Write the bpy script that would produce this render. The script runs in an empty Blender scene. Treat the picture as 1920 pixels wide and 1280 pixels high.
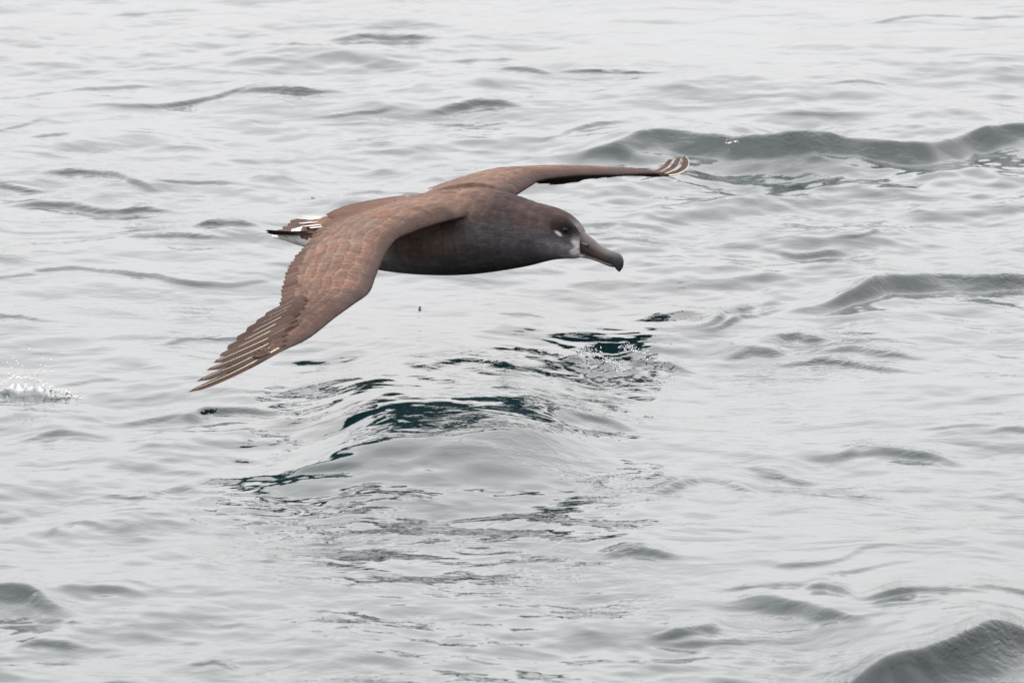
import bpy, bmesh, math, random
import numpy as np
from mathutils import Vector
random.seed(7); rng = np.random.default_rng(11)
S = bpy.context.scene
C = S.collection

# ------------------------------------------------------------ camera
ELEV = math.radians(13.0)
LENS = 400.0
FPX = LENS / 36.0 * 1920.0
DIST = FPX / 1030.0                      # 1030 px of the photograph per metre at the bird
H_BODY = 0.215                           # height of the bird's middle above mean water
RIGHT = np.array([1.0, 0, 0]); UP = np.array([0, math.sin(ELEV), math.cos(ELEV)])
FWD = np.array([0, math.cos(ELEV), -math.sin(ELEV)])
MID = np.array([0, 0, H_BODY])
CAM = MID - RIGHT * (850 - 960) / FPX * DIST - UP * (640 - 430) / FPX * DIST - FWD * DIST
cd = bpy.data.cameras.new("camera"); cam = bpy.data.objects.new("camera", cd); C.objects.link(cam)
cam.location = CAM; cam.rotation_euler = (math.pi / 2 - ELEV, 0, 0)
cd.lens = LENS; cd.sensor_width = 36.0; cd.clip_start = 0.1; cd.clip_end = 5000
cd.dof.use_dof = True; cd.dof.focus_distance = DIST - 0.1; cd.dof.aperture_fstop = 13.0
S.camera = cam

# ------------------------------------------------------------ sky and sun
SUN_EL, SUN_AZ = math.radians(41), math.radians(-90)      # azimuth from +Y towards +X
w = bpy.data.worlds.new("World"); S.world = w; w.use_nodes = True
nt = w.node_tree; N = nt.nodes; L = nt.links; N.clear()
out = N.new('ShaderNodeOutputWorld'); bg = N.new('ShaderNodeBackground')
sky = N.new('ShaderNodeTexSky'); sky.sky_type = 'NISHITA'; sky.sun_disc = False
sky.sun_elevation = SUN_EL; sky.sun_rotation = SUN_AZ
tc = N.new('ShaderNodeTexCoord'); sep = N.new('ShaderNodeSeparateXYZ')
mr = N.new('ShaderNodeMapRange'); mr.inputs['From Min'].default_value = 0.0; mr.inputs['From Max'].default_value = 1.0
mr.inputs['To Min'].default_value = 6.3; mr.inputs['To Max'].default_value = 29.0
noi = N.new('ShaderNodeTexNoise'); noi.inputs['Scale'].default_value = 2.2; noi.inputs['Detail'].default_value = 5
mp = N.new('ShaderNodeMapping'); mp.inputs['Scale'].default_value = (1, 1, 3)
mr2 = N.new('ShaderNodeMapRange'); mr2.inputs['From Min'].default_value = 0.3; mr2.inputs['From Max'].default_value = 0.7
mr2.inputs['To Min'].default_value = 0.86; mr2.inputs['To Max'].default_value = 1.12
mul = N.new('ShaderNodeMath'); mul.operation = 'MULTIPLY'
col = N.new('ShaderNodeMix'); col.data_type = 'RGBA'; col.blend_type = 'MULTIPLY'; col.inputs['Factor'].default_value = 1
col.inputs['B'].default_value = (1.004, 0.976, 0.976, 1)
mix = N.new('ShaderNodeMix'); mix.data_type = 'RGBA'; mix.inputs['Factor'].default_value = 0.92
L.new(tc.outputs['Generated'], sep.inputs[0]); L.new(sep.outputs['Z'], mr.inputs['Value'])
L.new(tc.outputs['Generated'], mp.inputs[0]); L.new(mp.outputs[0], noi.inputs['Vector'])
L.new(noi.outputs['Fac'], mr2.inputs['Value'])
L.new(mr.outputs[0], mul.inputs[0]); L.new(mr2.outputs[0], mul.inputs[1])
L.new(mul.outputs[0], col.inputs['A']); L.new(sky.outputs[0], mix.inputs['A']); L.new(col.outputs['Result'], mix.inputs['B'])
L.new(mix.outputs['Result'], bg.inputs['Color']); bg.inputs['Strength'].default_value = 0.1
L.new(bg.outputs[0], out.inputs['Surface'])
sd = bpy.data.lights.new("sun", 'SUN'); sd.energy = 2.3; sd.angle = math.radians(15); sd.color = (1.0, 0.93, 0.86)
so = bpy.data.objects.new("sun", sd); C.objects.link(so)
sv = Vector((math.sin(SUN_AZ) * math.cos(SUN_EL), math.cos(SUN_AZ) * math.cos(SUN_EL), math.sin(SUN_EL)))
so.rotation_euler = sv.to_track_quat('Z', 'Y').to_euler(); so.location = (0, 0, 30)
S.view_settings.view_transform = 'Standard'; S.view_settings.look = 'None'
S.view_settings.gamma = 1; S.view_settings.exposure = 1.33
S.render.engine = 'CYCLES'
S.render.resolution_x = 1024; S.render.resolution_y = 682

# ------------------------------------------------------------ helpers
def ray(px, py):
    return RIGHT * (px - 960) / FPX + UP * (640 - py) / FPX + FWD
def on_water(px, py, z=0.0):
    d = ray(px, py); return CAM + d * (z - CAM[2]) / d[2]
HEAD = math.radians(28)
BF = np.array([math.cos(HEAD), -math.sin(HEAD), 0]); BR = np.array([-math.sin(HEAD), -math.cos(HEAD), 0]); BU = np.array([0, 0, 1.0])
def bird_pt(px, py, s):                  # point of the bird at lateral distance s from its midline (near side +)
    d = ray(px, py); t = (s - np.dot(CAM - MID, BR)) / np.dot(d, BR); return CAM + d * t - MID
def fsz(f, s, z): return BF * f + BR * s + BU * z

def tag(o, label=None, cat=None, group=None, kind=None):
    if label: o['label'] = label
    if cat: o['category'] = cat
    if group: o['group'] = group
    if kind: o['kind'] = kind
def mesh_obj(name, V, F, mat=None, parent=None, smooth=True, colors=None, fast=False):
    me = bpy.data.meshes.new(name)
    me.from_pydata([tuple(v) for v in V], [], [tuple(f) for f in F]); me.update()
    if colors is not None:
        a = me.color_attributes.new('pigment', 'FLOAT_COLOR', 'POINT')
        c = np.ones((len(V), 4), np.float32); c[:, :3] = np.asarray(colors); a.data.foreach_set('color', c.ravel())
    if smooth: me.shade_smooth()
    o = bpy.data.objects.new(name, me); C.objects.link(o)
    if mat: me.materials.append(mat)
    if parent: o.parent = parent
    return o

# ------------------------------------------------------------ materials
def new_mat(name):
    m = bpy.data.materials.new(name); m.use_nodes = True
    return m, m.node_tree.nodes, m.node_tree.links, m.node_tree.nodes['Principled BSDF']

# water
wm, n, l, b = new_mat("sea_water")
b.inputs['Base Color'].default_value = (0.0019, 0.0066, 0.0078, 1)
b.inputs['Roughness'].default_value = 0.03; b.inputs['IOR'].default_value = 1.333
g = n.new('ShaderNodeNewGeometry')
def noise(vec, scale, detail, rough=0.5, dist=0.0, typ=None):
    x = n.new('ShaderNodeTexNoise'); x.inputs['Scale'].default_value = scale; x.inputs['Detail'].default_value = detail
    x.inputs['Roughness'].default_value = rough; x.inputs['Distortion'].default_value = dist
    l.new(vec, x.inputs['Vector']); return x
mpw = n.new('ShaderNodeMapping'); mpw.inputs['Rotation'].default_value = (0, 0, math.radians(-12)); mpw.inputs['Scale'].default_value = (0.55, 1.0, 1.0)
l.new(g.outputs['Position'], mpw.inputs['Vector'])
n1 = noise(mpw.outputs[0], 9.0, 3, 0.5, 0.6)        # ripples about 10 cm
n2 = noise(mpw.outputs[0], 38.0, 2, 0.5, 0.8)      # fine ripples
n3 = noise(g.outputs['Position'], 2.3, 2)           # where the fine ripples are
rr = n.new('ShaderNodeMapRange'); rr.inputs['From Min'].default_value = 0.42; rr.inputs['From Max'].default_value = 0.68
l.new(n3.outputs['Fac'], rr.inputs['Value'])
m2 = n.new('ShaderNodeMath'); m2.operation = 'MULTIPLY'; l.new(n2.outputs['Fac'], m2.inputs[0]); l.new(rr.outputs[0], m2.inputs[1])
rat = n.new('ShaderNodeAttribute'); rat.attribute_name = 'ripple'
n5 = noise(mpw.outputs[0], 75.0, 2, 0.5, 1.2)
sa = n.new('ShaderNodeMath'); sa.operation = 'MULTIPLY_ADD'; sa.inputs[1].default_value = .6; l.new(n5.outputs['Fac'], sa.inputs[0]); l.new(n2.outputs['Fac'], sa.inputs[2])
k1 = n.new('ShaderNodeMath'); k1.operation = 'MULTIPLY'; l.new(rat.outputs['Fac'], k1.inputs[0]); l.new(rr.outputs[0], k1.inputs[1])
k2 = n.new('ShaderNodeMath'); k2.operation = 'MULTIPLY_ADD'; k2.inputs[1].default_value = 0.0032; l.new(k1.outputs[0], k2.inputs[0]); 
k3 = n.new('ShaderNodeMath'); k3.operation = 'MULTIPLY_ADD'; k3.inputs[1].default_value = 0.0012; k3.inputs[2].default_value = .0003; l.new(rr.outputs[0], k3.inputs[0]); l.new(k3.outputs[0], k2.inputs[2])
m3 = n.new('ShaderNodeMath'); m3.operation = 'MULTIPLY'; l.new(sa.outputs[0], m3.inputs[0]); l.new(k2.outputs[0], m3.inputs[1])
m4 = n.new('ShaderNodeMath'); m4.operation = 'MULTIPLY_ADD'; m4.inputs[1].default_value = 0.0062
l.new(n1.outputs['Fac'], m4.inputs[0]); l.new(m3.outputs[0], m4.inputs[2])
bp = n.new('ShaderNodeBump'); bp.inputs['Strength'].default_value = 1.0; bp.inputs['Distance'].default_value = 1.0
l.new(m4.outputs[0], bp.inputs['Height']); l.new(bp.outputs[0], b.inputs['Normal'])

# ------------------------------------------------------------ sea surface
def axis(lo, hi, step, far, grow=1.07):
    a = list(np.arange(lo, hi, step)); s = step; x = hi; 
    while x < far: s *= grow; a.append(x); x += s
    a.append(x); s = step; x = lo - step; pre = []
    while x > -far: pre.append(x); s *= grow; x -= s
    pre.append(x); return np.array(pre[::-1] + a)
xs = axis(-1.6, 1.6, 0.0052, 900); ys = axis(-3.2, 6.2, 0.0078, 900)
X, Y = np.meshgrid(xs, ys, indexing='ij')
dx = np.gradient(xs); dy = np.gradient(ys)
def waves(M, lmin, lmax, rms_slope, p, spread, seed, main=-100, chop=1.0):
    r = np.random.default_rng(seed)
    lam = np.exp(r.uniform(math.log(lmin), math.log(lmax), M)); k = 2 * np.pi / lam
    th = np.radians(main) + r.normal(0, spread, M)
    kx, ky = k * np.cos(th), k * np.sin(th)
    a = lam ** p * r.rayleigh(1, M)
    a *= rms_slope / math.sqrt(np.sum((a * k) ** 2) / 2)
    ph = r.uniform(0, 2 * np.pi, M)
    Ex = np.exp(1j * (np.outer(xs, kx) + ph)); Ey = np.exp(1j * np.outer(ky, ys))
    H = ((Ex * a) @ Ey)
    DX = -((Ex * (a * kx / k)) @ Ey).imag * chop; DY = -((Ex * (a * ky / k)) @ Ey).imag * chop
    return H.real, DX, DY
def fadeout(limit):
    fx = 1 / (1 + (dx / limit) ** 2); fy = 1 / (1 + (dy / limit) ** 2); return np.outer(fx, fy)
Z = np.zeros_like(X); OX = np.zeros_like(X); OY = np.zeros_like(X)
# patches: where the short waves are lively and where the surface is slack
En, _, _ = waves(60, 0.7, 3.0, 1.0, 1.0, 2.0, 5); En = En / En.std(); env = np.clip(0.85 + 0.42 * En, 0.22, 1.9)
# the slack hollow under the bird
cpt = on_water(830, 820)
calm = 1 - 0.35 * np.exp(-(((X - cpt[0]) / 0.42) ** 2 + ((Y - cpt[1]) / 0.75) ** 2) ** 1.2)
for (px, py, rx, ry, k) in ((860,700,.30,.35,.2),(1120,600,.26,.26,.2)):
    p = on_water(px, py); calm *= 1 - k * np.exp(-(((X - p[0]) / rx) ** 2 + ((Y - p[1]) / ry) ** 2) ** 1.2)
for (M, l0, l1, sl, p, sp, sd_, lim, loc) in ((40, 1.6, 9, 0.020, 1.2, 0.5, 1, 0.4, 0), (160, 0.45, 1.6, 0.030, 1.1, 0.75, 2, 0.1, 0),
                                     (300, 0.14, 0.45, 0.088, 1.0, 0.9, 3, 0.03, 1), (500, 0.035, 0.14, 0.108, 1.0, 0.9, 4, 0.014, 1)):
    h, a, c = waves(M, l0, l1, sl, p, sp, sd_)
    f = fadeout(lim) * (env if loc else 1) * (calm ** .5 if loc else calm)
    Z += h * f; OX += a * f; OY += c * f
# the waves one can point at: (crest in photo pixels, height of the face in pixels, steepness)
RIDGES = [
 ([(1150,246),(1180,232),(1230,226),(1290,231),(1400,243),(1480,250),(1560,240),(1650,243),(1720,248),(1790,232),(1860,218),(1950,210)], 50, .58),
 ([(1545,548),(1620,520),(1660,505),(1740,498),(1800,491),(1850,500),(1950,480)], 42, .60),
 ([(1610,1230),(1690,1202),(1760,1184),(1840,1160),(1960,1138)], 95, .80),
 ([(1080,660),(1110,645),(1160,641)], 16, .7), ([(1150,650),(1190,640),(1230,640),(1300,650)], 22, .75), ([(640,806),(740,812),(900,808),(1080,790)], 150, .14),
 ([(1330,583),(1400,556),(1450,541),(1480,552)], 16, .35), ([(1360,600),(1400,580),(1450,562),(1470,560)], 14, .3),
 ([(1375,632),(1410,616),(1450,626)], 20, .35), ([(1455,610),(1490,600),(1540,622)], 18, .4), ([(1560,632),(1620,626),(1665,632),(1700,646)], 16, .35),
 ([(1480,652),(1560,650),(1640,660),(1735,675)], 12, .4), ([(1510,622),(1600,630)], 8, .3),
 ([(1400,1118),(1500,1130),(1560,1137),(1630,1150)], 22, .5), ([(1535,1107),(1560,1090),(1595,1110)], 20, .45),
 ([(1640,1112),(1700,1108),(1760,1112),(1840,1122)], 14, .45), ([(1400,1100),(1460,1092),(1520,1096)], 10, .4),
 ([(1270,1172),(1310,1150),(1345,1134),(1360,1150)], 22, .45), ([(1660,1143),(1760,1145)], 10, .35),
 ([(1840,1108),(1880,1100),(1950,1112)], 14, .4), ([(1540,1235),(1640,1232),(1720,1240)], 12, .3), ([(1290,1185),(1360,1170),(1430,1168)], 12, .3),
 ([(100,310),(160,310),(220,321),(285,335)], 17, .5), ([(320,318),(370,321),(440,346)], 12, .42), ([(60,362),(130,358),(200,378)], 20, .4),
 ([(235,375),(265,372),(300,380)], 11, .45), ([(385,412),(430,403),(480,410)], 24, .42), ([(470,407),(540,404),(620,396)], 10, .3),
 ([(0,505),(60,508),(140,495),(200,489),(250,505),(330,515),(420,521),(510,509)], 10, .42), ([(0,325),(50,328),(80,335)], 12, .35),
 ([(360,770),(430,750),(500,766)], 22, .42), ([(240,784),(330,768),(400,772)], 12, .3), ([(60,818),(120,800),(190,800)], 12, .35),
 ([(-90,1122),(0,1117),(50,1118),(120,1138)], 32, .36), ([(140,1104),(200,1110),(250,1130)], 20, .42), ([(60,1217),(100,1210),(145,1216)], 16, .35), ([(80,1165),(150,1168)], 10, .4),
 ([(610,68),(680,56),(800,62)], 14, .5), ([(470,164),(520,156),(590,160)], 16, .45), ([(210,188),(300,185),(400,174),(510,153)], 9, .4),
 ([(140,160),(200,152),(260,156)], 9, .4), ([(-10,182),(100,164)], 9, .35), ([(835,193),(890,176),(940,188)], 24, .42), ([(505,90),(540,85),(600,90)], 9, .5),
 ([(860,116),(950,115)], 8, .4), ([(950,137),(980,131),(1010,136)], 10, .45), ([(1080,130),(1200,136)], 7, .4), ([(220,12),(290,6),(350,12)], 10, .35),
 ([(675,352),(740,346),(800,350)], 12, .5), ([(1455,452),(1550,444),(1605,450)], 12, .42), ([(1130,442),(1210,436),(1290,436)], 9, .3), ([(1090,408),(1150,402),(1240,406)], 9, .35),
 ([(1585,432),(1660,430)], 7, .35), ([(1110,298),(1150,290),(1200,296)], 14, .45), ([(1030,250),(1090,226),(1140,224)], 10, .3), ([(1080,280),(1120,262),(1150,258),(1220,285)], 14, .3),
 ([(1565,824),(1620,813),(1700,826),(1800,832)], 18, .42), ([(1270,892),(1340,866),(1400,895)], 30, .36), ([(1440,846),(1480,852),(1520,874)], 20, .34), ([(1530,905),(1590,902),(1660,908)], 10, .45),
 ([(1755,778),(1795,772),(1835,777)], 9, .45), ([(1175,1034),(1220,1016),(1265,1034)], 22, .42), ([(1080,780),(1130,767),(1180,786)], 22, .36), ([(575,882),(620,876),(670,885)], 12, .4),
 ([(225,917),(290,920)], 8, .4), ([(280,905),(360,889),(440,896)], 12, .36), ([(1440,1050),(1500,1047),(1570,1042),(1640,1026),(1690,1027)], 9, .42), ([(1575,1070),(1640,1060),(1700,1048)], 10, .42),
 ([(-20,588),(30,584),(80,594)], 12, .4), ([(130,708),(180,690),(210,690)], 12, .35), ([(840,692),(900,684),(960,690)], 9, .3), ([(950,655),(1010,650),(1070,660)], 11, .35),
 ([(960,582),(1000,572),(1020,576)], 9, .4), ([(330,640),(400,600),(470,606)], 10, .25), ([(0,410),(60,418),(160,424)], 6, .3), ([(240,432),(320,436),(420,446)], 8, .35),
 ([(120,990),(150,970),(190,985)], 9, .35), ([(470,1050),(520,1056)], 6, .5), ([(1880,785),(1940,790)], 10, .4), ([(1640,35),(1720,30),(1800,32)], 10, .35), ([(1820,40),(1900,30)], 10, .3),
 ([(20,240),(80,215)], 7, .35), ([(80,245),(130,243)], 7, .4), ([(740,150),(800,152)], 6, .4), ([(1570,170),(1650,165)], 8, .3), ([(1480,212),(1590,214)], 5, .4), ([(620,195),(720,205)], 8, .3),
 ([(560,660),(650,665)], 7, .25), ([(700,1070),(760,1073)], 6, .3), ([(640,930),(760,930),(900,940)], 6, .2), ([(1280,1000),(1400,990)], 5, .2),
 ([(215,1275),(245,1268),(280,1276)], 10, .5), ([(380,1250),(410,1245),(440,1252)], 8, .4), ([(600,1010),(700,1018)], 5, .2),
]
wob = waves(80, 0.05, 0.4, 0.12, 1.0, 2.0, 9)[0]
RIP = np.zeros_like(Z)
lump0 = waves(60, .12, .6, 1.0, 1.0, 2.0, 33)[0]; lump0 /= lump0.std()
for pts, fh, st in RIDGES:
    st *= 1.12 if fh < 34 else 1.05
    wpx = max(p[0] for p in pts) - min(p[0] for p in pts); my = sum(p[1] for p in pts) / len(pts)
    if wpx < 141 and fh < 34:                 # short wavelets: low, a little wider and flatter
        mx_ = sum(p[0] for p in pts) / len(pts); fh *= .8; pts = [(mx_ + (p[0] - mx_) * 1.35, my + (p[1] - my) * .6 + (p[0] - mx_) * rng.uniform(-.06, .03)) for p in pts]
    Lf = fh / 1030.0 / (0.225 + 0.974 * st); A = Lf * st
    W = np.array([on_water(px, py, A * 0.9) for px, py in pts])
    o = np.argsort(W[:, 0]); W = W[o]
    x0, x1 = W[0, 0], W[-1, 0]; span = x1 - x0
    i0, i1 = np.searchsorted(xs, (x0 - span * .25, x1 + span * .25))
    if i1 - i0 < 3: continue
    xx = xs[i0:i1]; q = np.clip((xx - x0) / span, -0.25, 1.25)
    # smooth crest line
    yc = np.interp(xx, W[:, 0], W[:, 1]); kern = np.hanning(max(5, int(len(xx) * .18) | 1)); kern /= kern.sum()
    yc = np.convolve(np.pad(yc, len(kern) // 2, 'edge'), kern, 'valid')[:len(xx)]
    tp = np.clip((q + .25) / .55, 0, 1) * np.clip((1.25 - q) / .55, 0, 1); tp = .5 - .5 * np.cos(tp * math.pi)
    yr = (W[:, 1].min() - Lf * 3, W[:, 1].max() + Lf * (28 if fh < 100 else 9))
    j0, j1 = np.searchsorted(ys, yr)
    t = (yc[:, None] - Y[i0:i1, j0:j1]) + wob[i0:i1, j0:j1] * (1.6 if fh > 100 else 1.8 if fh > 30 else 4.0)
    u = t / Lf; r = 0.06 if fh > 24 else 0.16
    front = np.clip(1.05 - np.sqrt(u * u + r * r), 0, 1); front = front ** (1.35 if fh < 60 else 1.9)
    back = np.exp(-np.clip(-u, 0, 50) / (1.7 if fh > 100 else 3.0 if fh > 30 else 4.5))
    s = 1 / (1 + np.exp(-np.clip(u / 0.07, -40, 40)))
    prof = front * s + np.minimum(back, 1.0) * front.max() * (1 - s)
    Zl = A * np.clip(1 + lump0[i0:i1, j0:j1] * (.22 if fh < 30 else .06), .3, 1.6) * tp[:, None] * prof
    if 30 < fh < 100: Zl = Zl + tp[:, None] * wob[i0:i1, j0:j1][:, ::-1] * np.exp(-((u - .5) / .7) ** 2) * .7
    Z[i0:i1, j0:j1] += Zl
    RIP[i0:i1, j0:j1] = np.maximum(RIP[i0:i1, j0:j1], tp[:, None] * np.exp(-((u - .3) / .8) ** 2) * (1 if fh < 100 else .2))
# torn, lumpy water where the little crest breaks
lump = waves(160, 0.02, 0.07, 0.34, 1.0, 2.5, 21, chop=1)[0]
for (px, py, rx, ry, k) in ((1110,668,.030,.10,.8),(1140,684,.05,.07,.7),(1190,655,.06,.10,.45),(1250,650,.05,.05,.35),(1215,640,.04,.05,.4),(1225,672,.05,.04,.4),(60,732,.08,.10,.25)):
    p = on_water(px, py); Z += lump * k * np.exp(-((X - p[0]) / rx) ** 2 - ((Y - p[1]) / ry) ** 2)
PX = X + OX; PY = Y + OY
nx, ny = X.shape
me = bpy.data.meshes.new("sea")
me.vertices.add(nx * ny)
co = np.stack([PX, PY, Z], -1).astype(np.float32).reshape(-1, 3); me.vertices.foreach_set('co', co.ravel())
idx = np.arange(nx * ny).reshape(nx, ny)
q = np.stack([idx[:-1, :-1], idx[1:, :-1], idx[1:, 1:], idx[:-1, 1:]], -1).reshape(-1, 4)
me.loops.add(q.size); me.polygons.add(len(q))
me.loops.foreach_set('vertex_index', q.ravel().astype(np.int32)); me.polygons.foreach_set('loop_start', np.arange(0, q.size, 4, dtype=np.int32))
me.update(calc_edges=True); me.shade_smooth(); me.materials.append(wm)
ra = me.attributes.new('ripple', 'FLOAT', 'POINT'); ra.data.foreach_set('value', RIP.astype(np.float32).ravel())
sea = bpy.data.objects.new("sea", me); C.objects.link(sea); tag(sea, kind='structure')
def water_z(x, y):
    a, b_ = x, y
    for _ in range(4):
        i = min(np.searchsorted(xs, a), nx - 1); j = min(np.searchsorted(ys, b_), ny - 1); a, b_ = x - OX[i, j], y - OY[i, j]
    return Z[i, j]

# ------------------------------------------------------------ plumage materials
def plumage(name, fine=260.0, var=0.35, bump=0.0006):
    m, n, l, b = new_mat(name)
    at = n.new('ShaderNodeVertexColor'); at.layer_name = 'pigment'
    tc = n.new('ShaderNodeTexCoord')
    mp = n.new('ShaderNodeMapping'); mp.inputs['Rotation'].default_value = (0, 0, HEAD); mp.inputs['Scale'].default_value = (0.35, 1, 1)
    l.new(tc.outputs['Object'], mp.inputs[0])
    a = n.new('ShaderNodeTexNoise'); a.inputs['Scale'].default_value = fine; a.inputs['Detail'].default_value = 3; l.new(mp.outputs[0], a.inputs['Vector'])
    c = n.new('ShaderNodeTexNoise'); c.inputs['Scale'].default_value = 42; c.inputs['Detail'].default_value = 3; l.new(mp.outputs[0], c.inputs['Vector'])
    ad = n.new('ShaderNodeMath'); ad.operation = 'ADD'; l.new(a.outputs['Fac'], ad.inputs[0]); l.new(c.outputs['Fac'], ad.inputs[1])
    mr = n.new('ShaderNodeMapRange'); mr.inputs['From Min'].default_value = 0.6; mr.inputs['From Max'].default_value = 1.4
    mr.inputs['To Min'].default_value = 1 - var; mr.inputs['To Max'].default_value = 1 + var; l.new(ad.outputs[0], mr.inputs['Value'])
    mx = n.new('ShaderNodeVectorMath'); mx.operation = 'SCALE'; l.new(at.outputs['Color'], mx.inputs[0]); l.new(mr.outputs[0], mx.inputs['Scale'])
    l.new(mx.outputs[0], b.inputs['Base Color'])
    b.inputs['Roughness'].default_value = 0.7; b.inputs['Specular IOR Level'].default_value = 0.02
    bp = n.new('ShaderNodeBump'); bp.inputs['Distance'].default_value = bump; l.new(ad.outputs[0], bp.inputs['Height']); l.new(bp.outputs[0], b.inputs['Normal'])
    return m
M_BODY = plumage("body_plumage", 300, 0.30, 0.0011)
M_FEATH = plumage("wing_plumage", 380, 0.22, 0.0004)
def plain(name, colr, rough, spec=0.5):
    m, n, l, b = new_mat(name); b.inputs['Roughness'].default_value = rough; b.inputs['Specular IOR Level'].default_value = spec
    t = n.new('ShaderNodeTexCoord'); a = n.new('ShaderNodeTexNoise'); a.inputs['Scale'].default_value = 160; a.inputs['Detail'].default_value = 3
    l.new(t.outputs['Object'], a.inputs['Vector']); r = n.new('ShaderNodeMapRange'); r.inputs['To Min'].default_value = .75; r.inputs['To Max'].default_value = 1.25
    l.new(a.outputs['Fac'], r.inputs['Value']); v = n.new('ShaderNodeVectorMath'); v.operation = 'SCALE'; v.inputs[0].default_value = colr
    l.new(r.outputs[0], v.inputs['Scale']); l.new(v.outputs[0], b.inputs['Base Color']); return m
M_SHAFT = plain("feather_shaft", (0.20, 0.183, 0.135), 0.45)
M_SHAFT2 = plain("covert_shaft", (0.075, 0.062, 0.05), 0.5)
M_EYE = plain("eye_dark", (0.002, 0.0018, 0.0018), 0.25, .06)

# ------------------------------------------------------------ the albatross
bird = bpy.data.objects.new("albatross", None); C.objects.link(bird); bird.location = MID; bird.empty_display_size = 0.1
tag(bird, "dark brown albatross with pale bill base gliding low over the sea on spread wings", "albatross")

BROWN = np.array([0.057, 0.0370, 0.0295]); DARK = np.array([0.062, 0.045, 0.042]); GREY = np.array([0.075, 0.068, 0.072])
KD = 0.46
PALE = np.array([0.24, 0.185, 0.155]); WHITE = np.array([0.25, 0.235, 0.23])

# wing outline: lateral distance, leading edge and trailing edge as seen in the photograph, thickness
NEAR = [(.03,(905,396),(700,392),.034),(.12,(832,414),(645,412),.030),(.19,(772,434),(606,428),.027),(.25,(742,449),(584,447),.025),
        (.33,(722,478),(556,478),.022),(.41,(706,515),(536,512),.020),(.48,(693,547),(527,550),.018),(.54,(665,568),(521,580),.015),
        (.60,(628,595),(495,600),.013),(.68,(580,633),(455,632),.010),(.76,(528,658),(420,664),.008),(.86,(446,702),(390,694),.006),(.93,(356,739),(349,735),.004)]
FAR = [(-.03,(955,372),(775,372),.034),(-.12,(980,356),(800,356),.030),(-.20,(1001,343),(842,342),.027),(-.26,(1012,337),(866,337),.025),
       (-.33,(1046,331),(880,346),.022),(-.41,(1102,327),(939,345),.020),(-.48,(1154,327),(995,345),.018),(-.54,(1183,326),(1040,348),.015),
       (-.60,(1208,325),(1076,343),.013),(-.68,(1233,325),(1118,339),.010),(-.76,(1240,329),(1165,334),.008),(-.80,(1252,328),(1188,331),.007),(-.86,(1262,327),(1222,327),.005),(-.93,(1275,322),(1255,318),.003)]
def catmull(P, t):
    n = len(P); i = min(int(t), n - 2); f = t - i
    p0, p1, p2, p3 = P[max(i - 1, 0)], P[i], P[i + 1], P[min(i + 2, n - 1)]
    return 0.5 * (2 * p1 + (p2 - p0) * f + (2 * p0 - 5 * p1 + 4 * p2 - p3) * f * f + (3 * p1 - p0 - 3 * p2 + p3) * f ** 3)
class Wing:
    def __init__(s, secs, side):
        s.side = side; s.ss = np.array([abs(q[0]) for q in secs])
        s.le = np.array([bird_pt(*q[1], q[0]) for q in secs]); s.te = np.array([bird_pt(*q[2], q[0]) for q in secs])
        s.th = np.array([q[3] for q in secs])
    def t(s, a): return float(np.interp(a, s.ss, np.arange(len(s.ss))))
    def edges(s, a): t = s.t(a); return catmull(s.le, t), catmull(s.te, t), float(np.interp(a, s.ss, s.th))
    def nrm(s, a):
        l0, t0, _ = s.edges(max(a - .02, .03)); l1, t1, _ = s.edges(min(a + .02, .93)); l, t, _ = s.edges(a)
        n = np.cross((l1 + t1) - (l0 + t0), t - l); n /= np.linalg.norm(n) + 1e-9
        if n[2] < 0: n = -n
        return n
    def camber(s, v, a):
        c = 0.085 if a < .5 else 0.085 - .06 * (a - .5) / .43
        return c * (4 * v * (1 - v)) * (1.15 - .5 * v)
    def pt(s, a, v, lift=0.0):               # point of the upper surface; v 0 = leading edge, 1 = trailing edge
        l, t, th = s.edges(a); n = s.nrm(a); ch = np.linalg.norm(t - l)
        prof = 2.6 * (math.sqrt(max(v, 0)) * (1 - v) ** 1.3) if v < 1 else 0
        return l + (t - l) * v + n * (s.camber(v, a) * ch + th * .5 * min(prof, 1) + lift)
    def low(s, a, v):
        l, t, th = s.edges(a); n = s.nrm(a); ch = np.linalg.norm(t - l)
        prof = 2.6 * (math.sqrt(max(v, 0)) * (1 - v) ** 1.3) if v < 1 else 0
        return l + (t - l) * v + n * (s.camber(v, a) * ch - th * .5 * min(prof, 1) - .0012)
WN, WF = Wing(NEAR, 1), Wing(FAR, -1)
def vmax(a):                                 # how far back the flesh and coverts reach
    return float(np.interp(a, (.03, .2, .5, .6, .7, .8, .9, .93), (.9, .82, .74, .64, .42, .10, .03, .03)))

def loft(rings, close=True):
    V = [p for r in rings for p in r]; k = len(rings[0]); F = []
    for i in range(len(rings) - 1):
        for j in range(k):
            a = i * k + j; b_ = i * k + (j + 1) % k; F.append((a, b_, b_ + k, a + k))
    if close: F.append(tuple(range(k))[::-1]); F.append(tuple(range((len(rings) - 1) * k, len(rings) * k)))
    return V, F
def wing_shell(w):
    rings = []
    for a in np.linspace(.03, .83, 57):
        vm = vmax(a); vs = np.linspace(0, 1, 15) ** 1.5 * vm
        up = [w.pt(a, v) for v in vs]; lo = [w.low(a, v) for v in vs[::-1]]
        up[-1] = up[-1] + w.nrm(a) * .001; lo[0] = lo[0] - w.nrm(a) * .0014
        rings.append(up + lo)
    return loft(rings)

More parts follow.
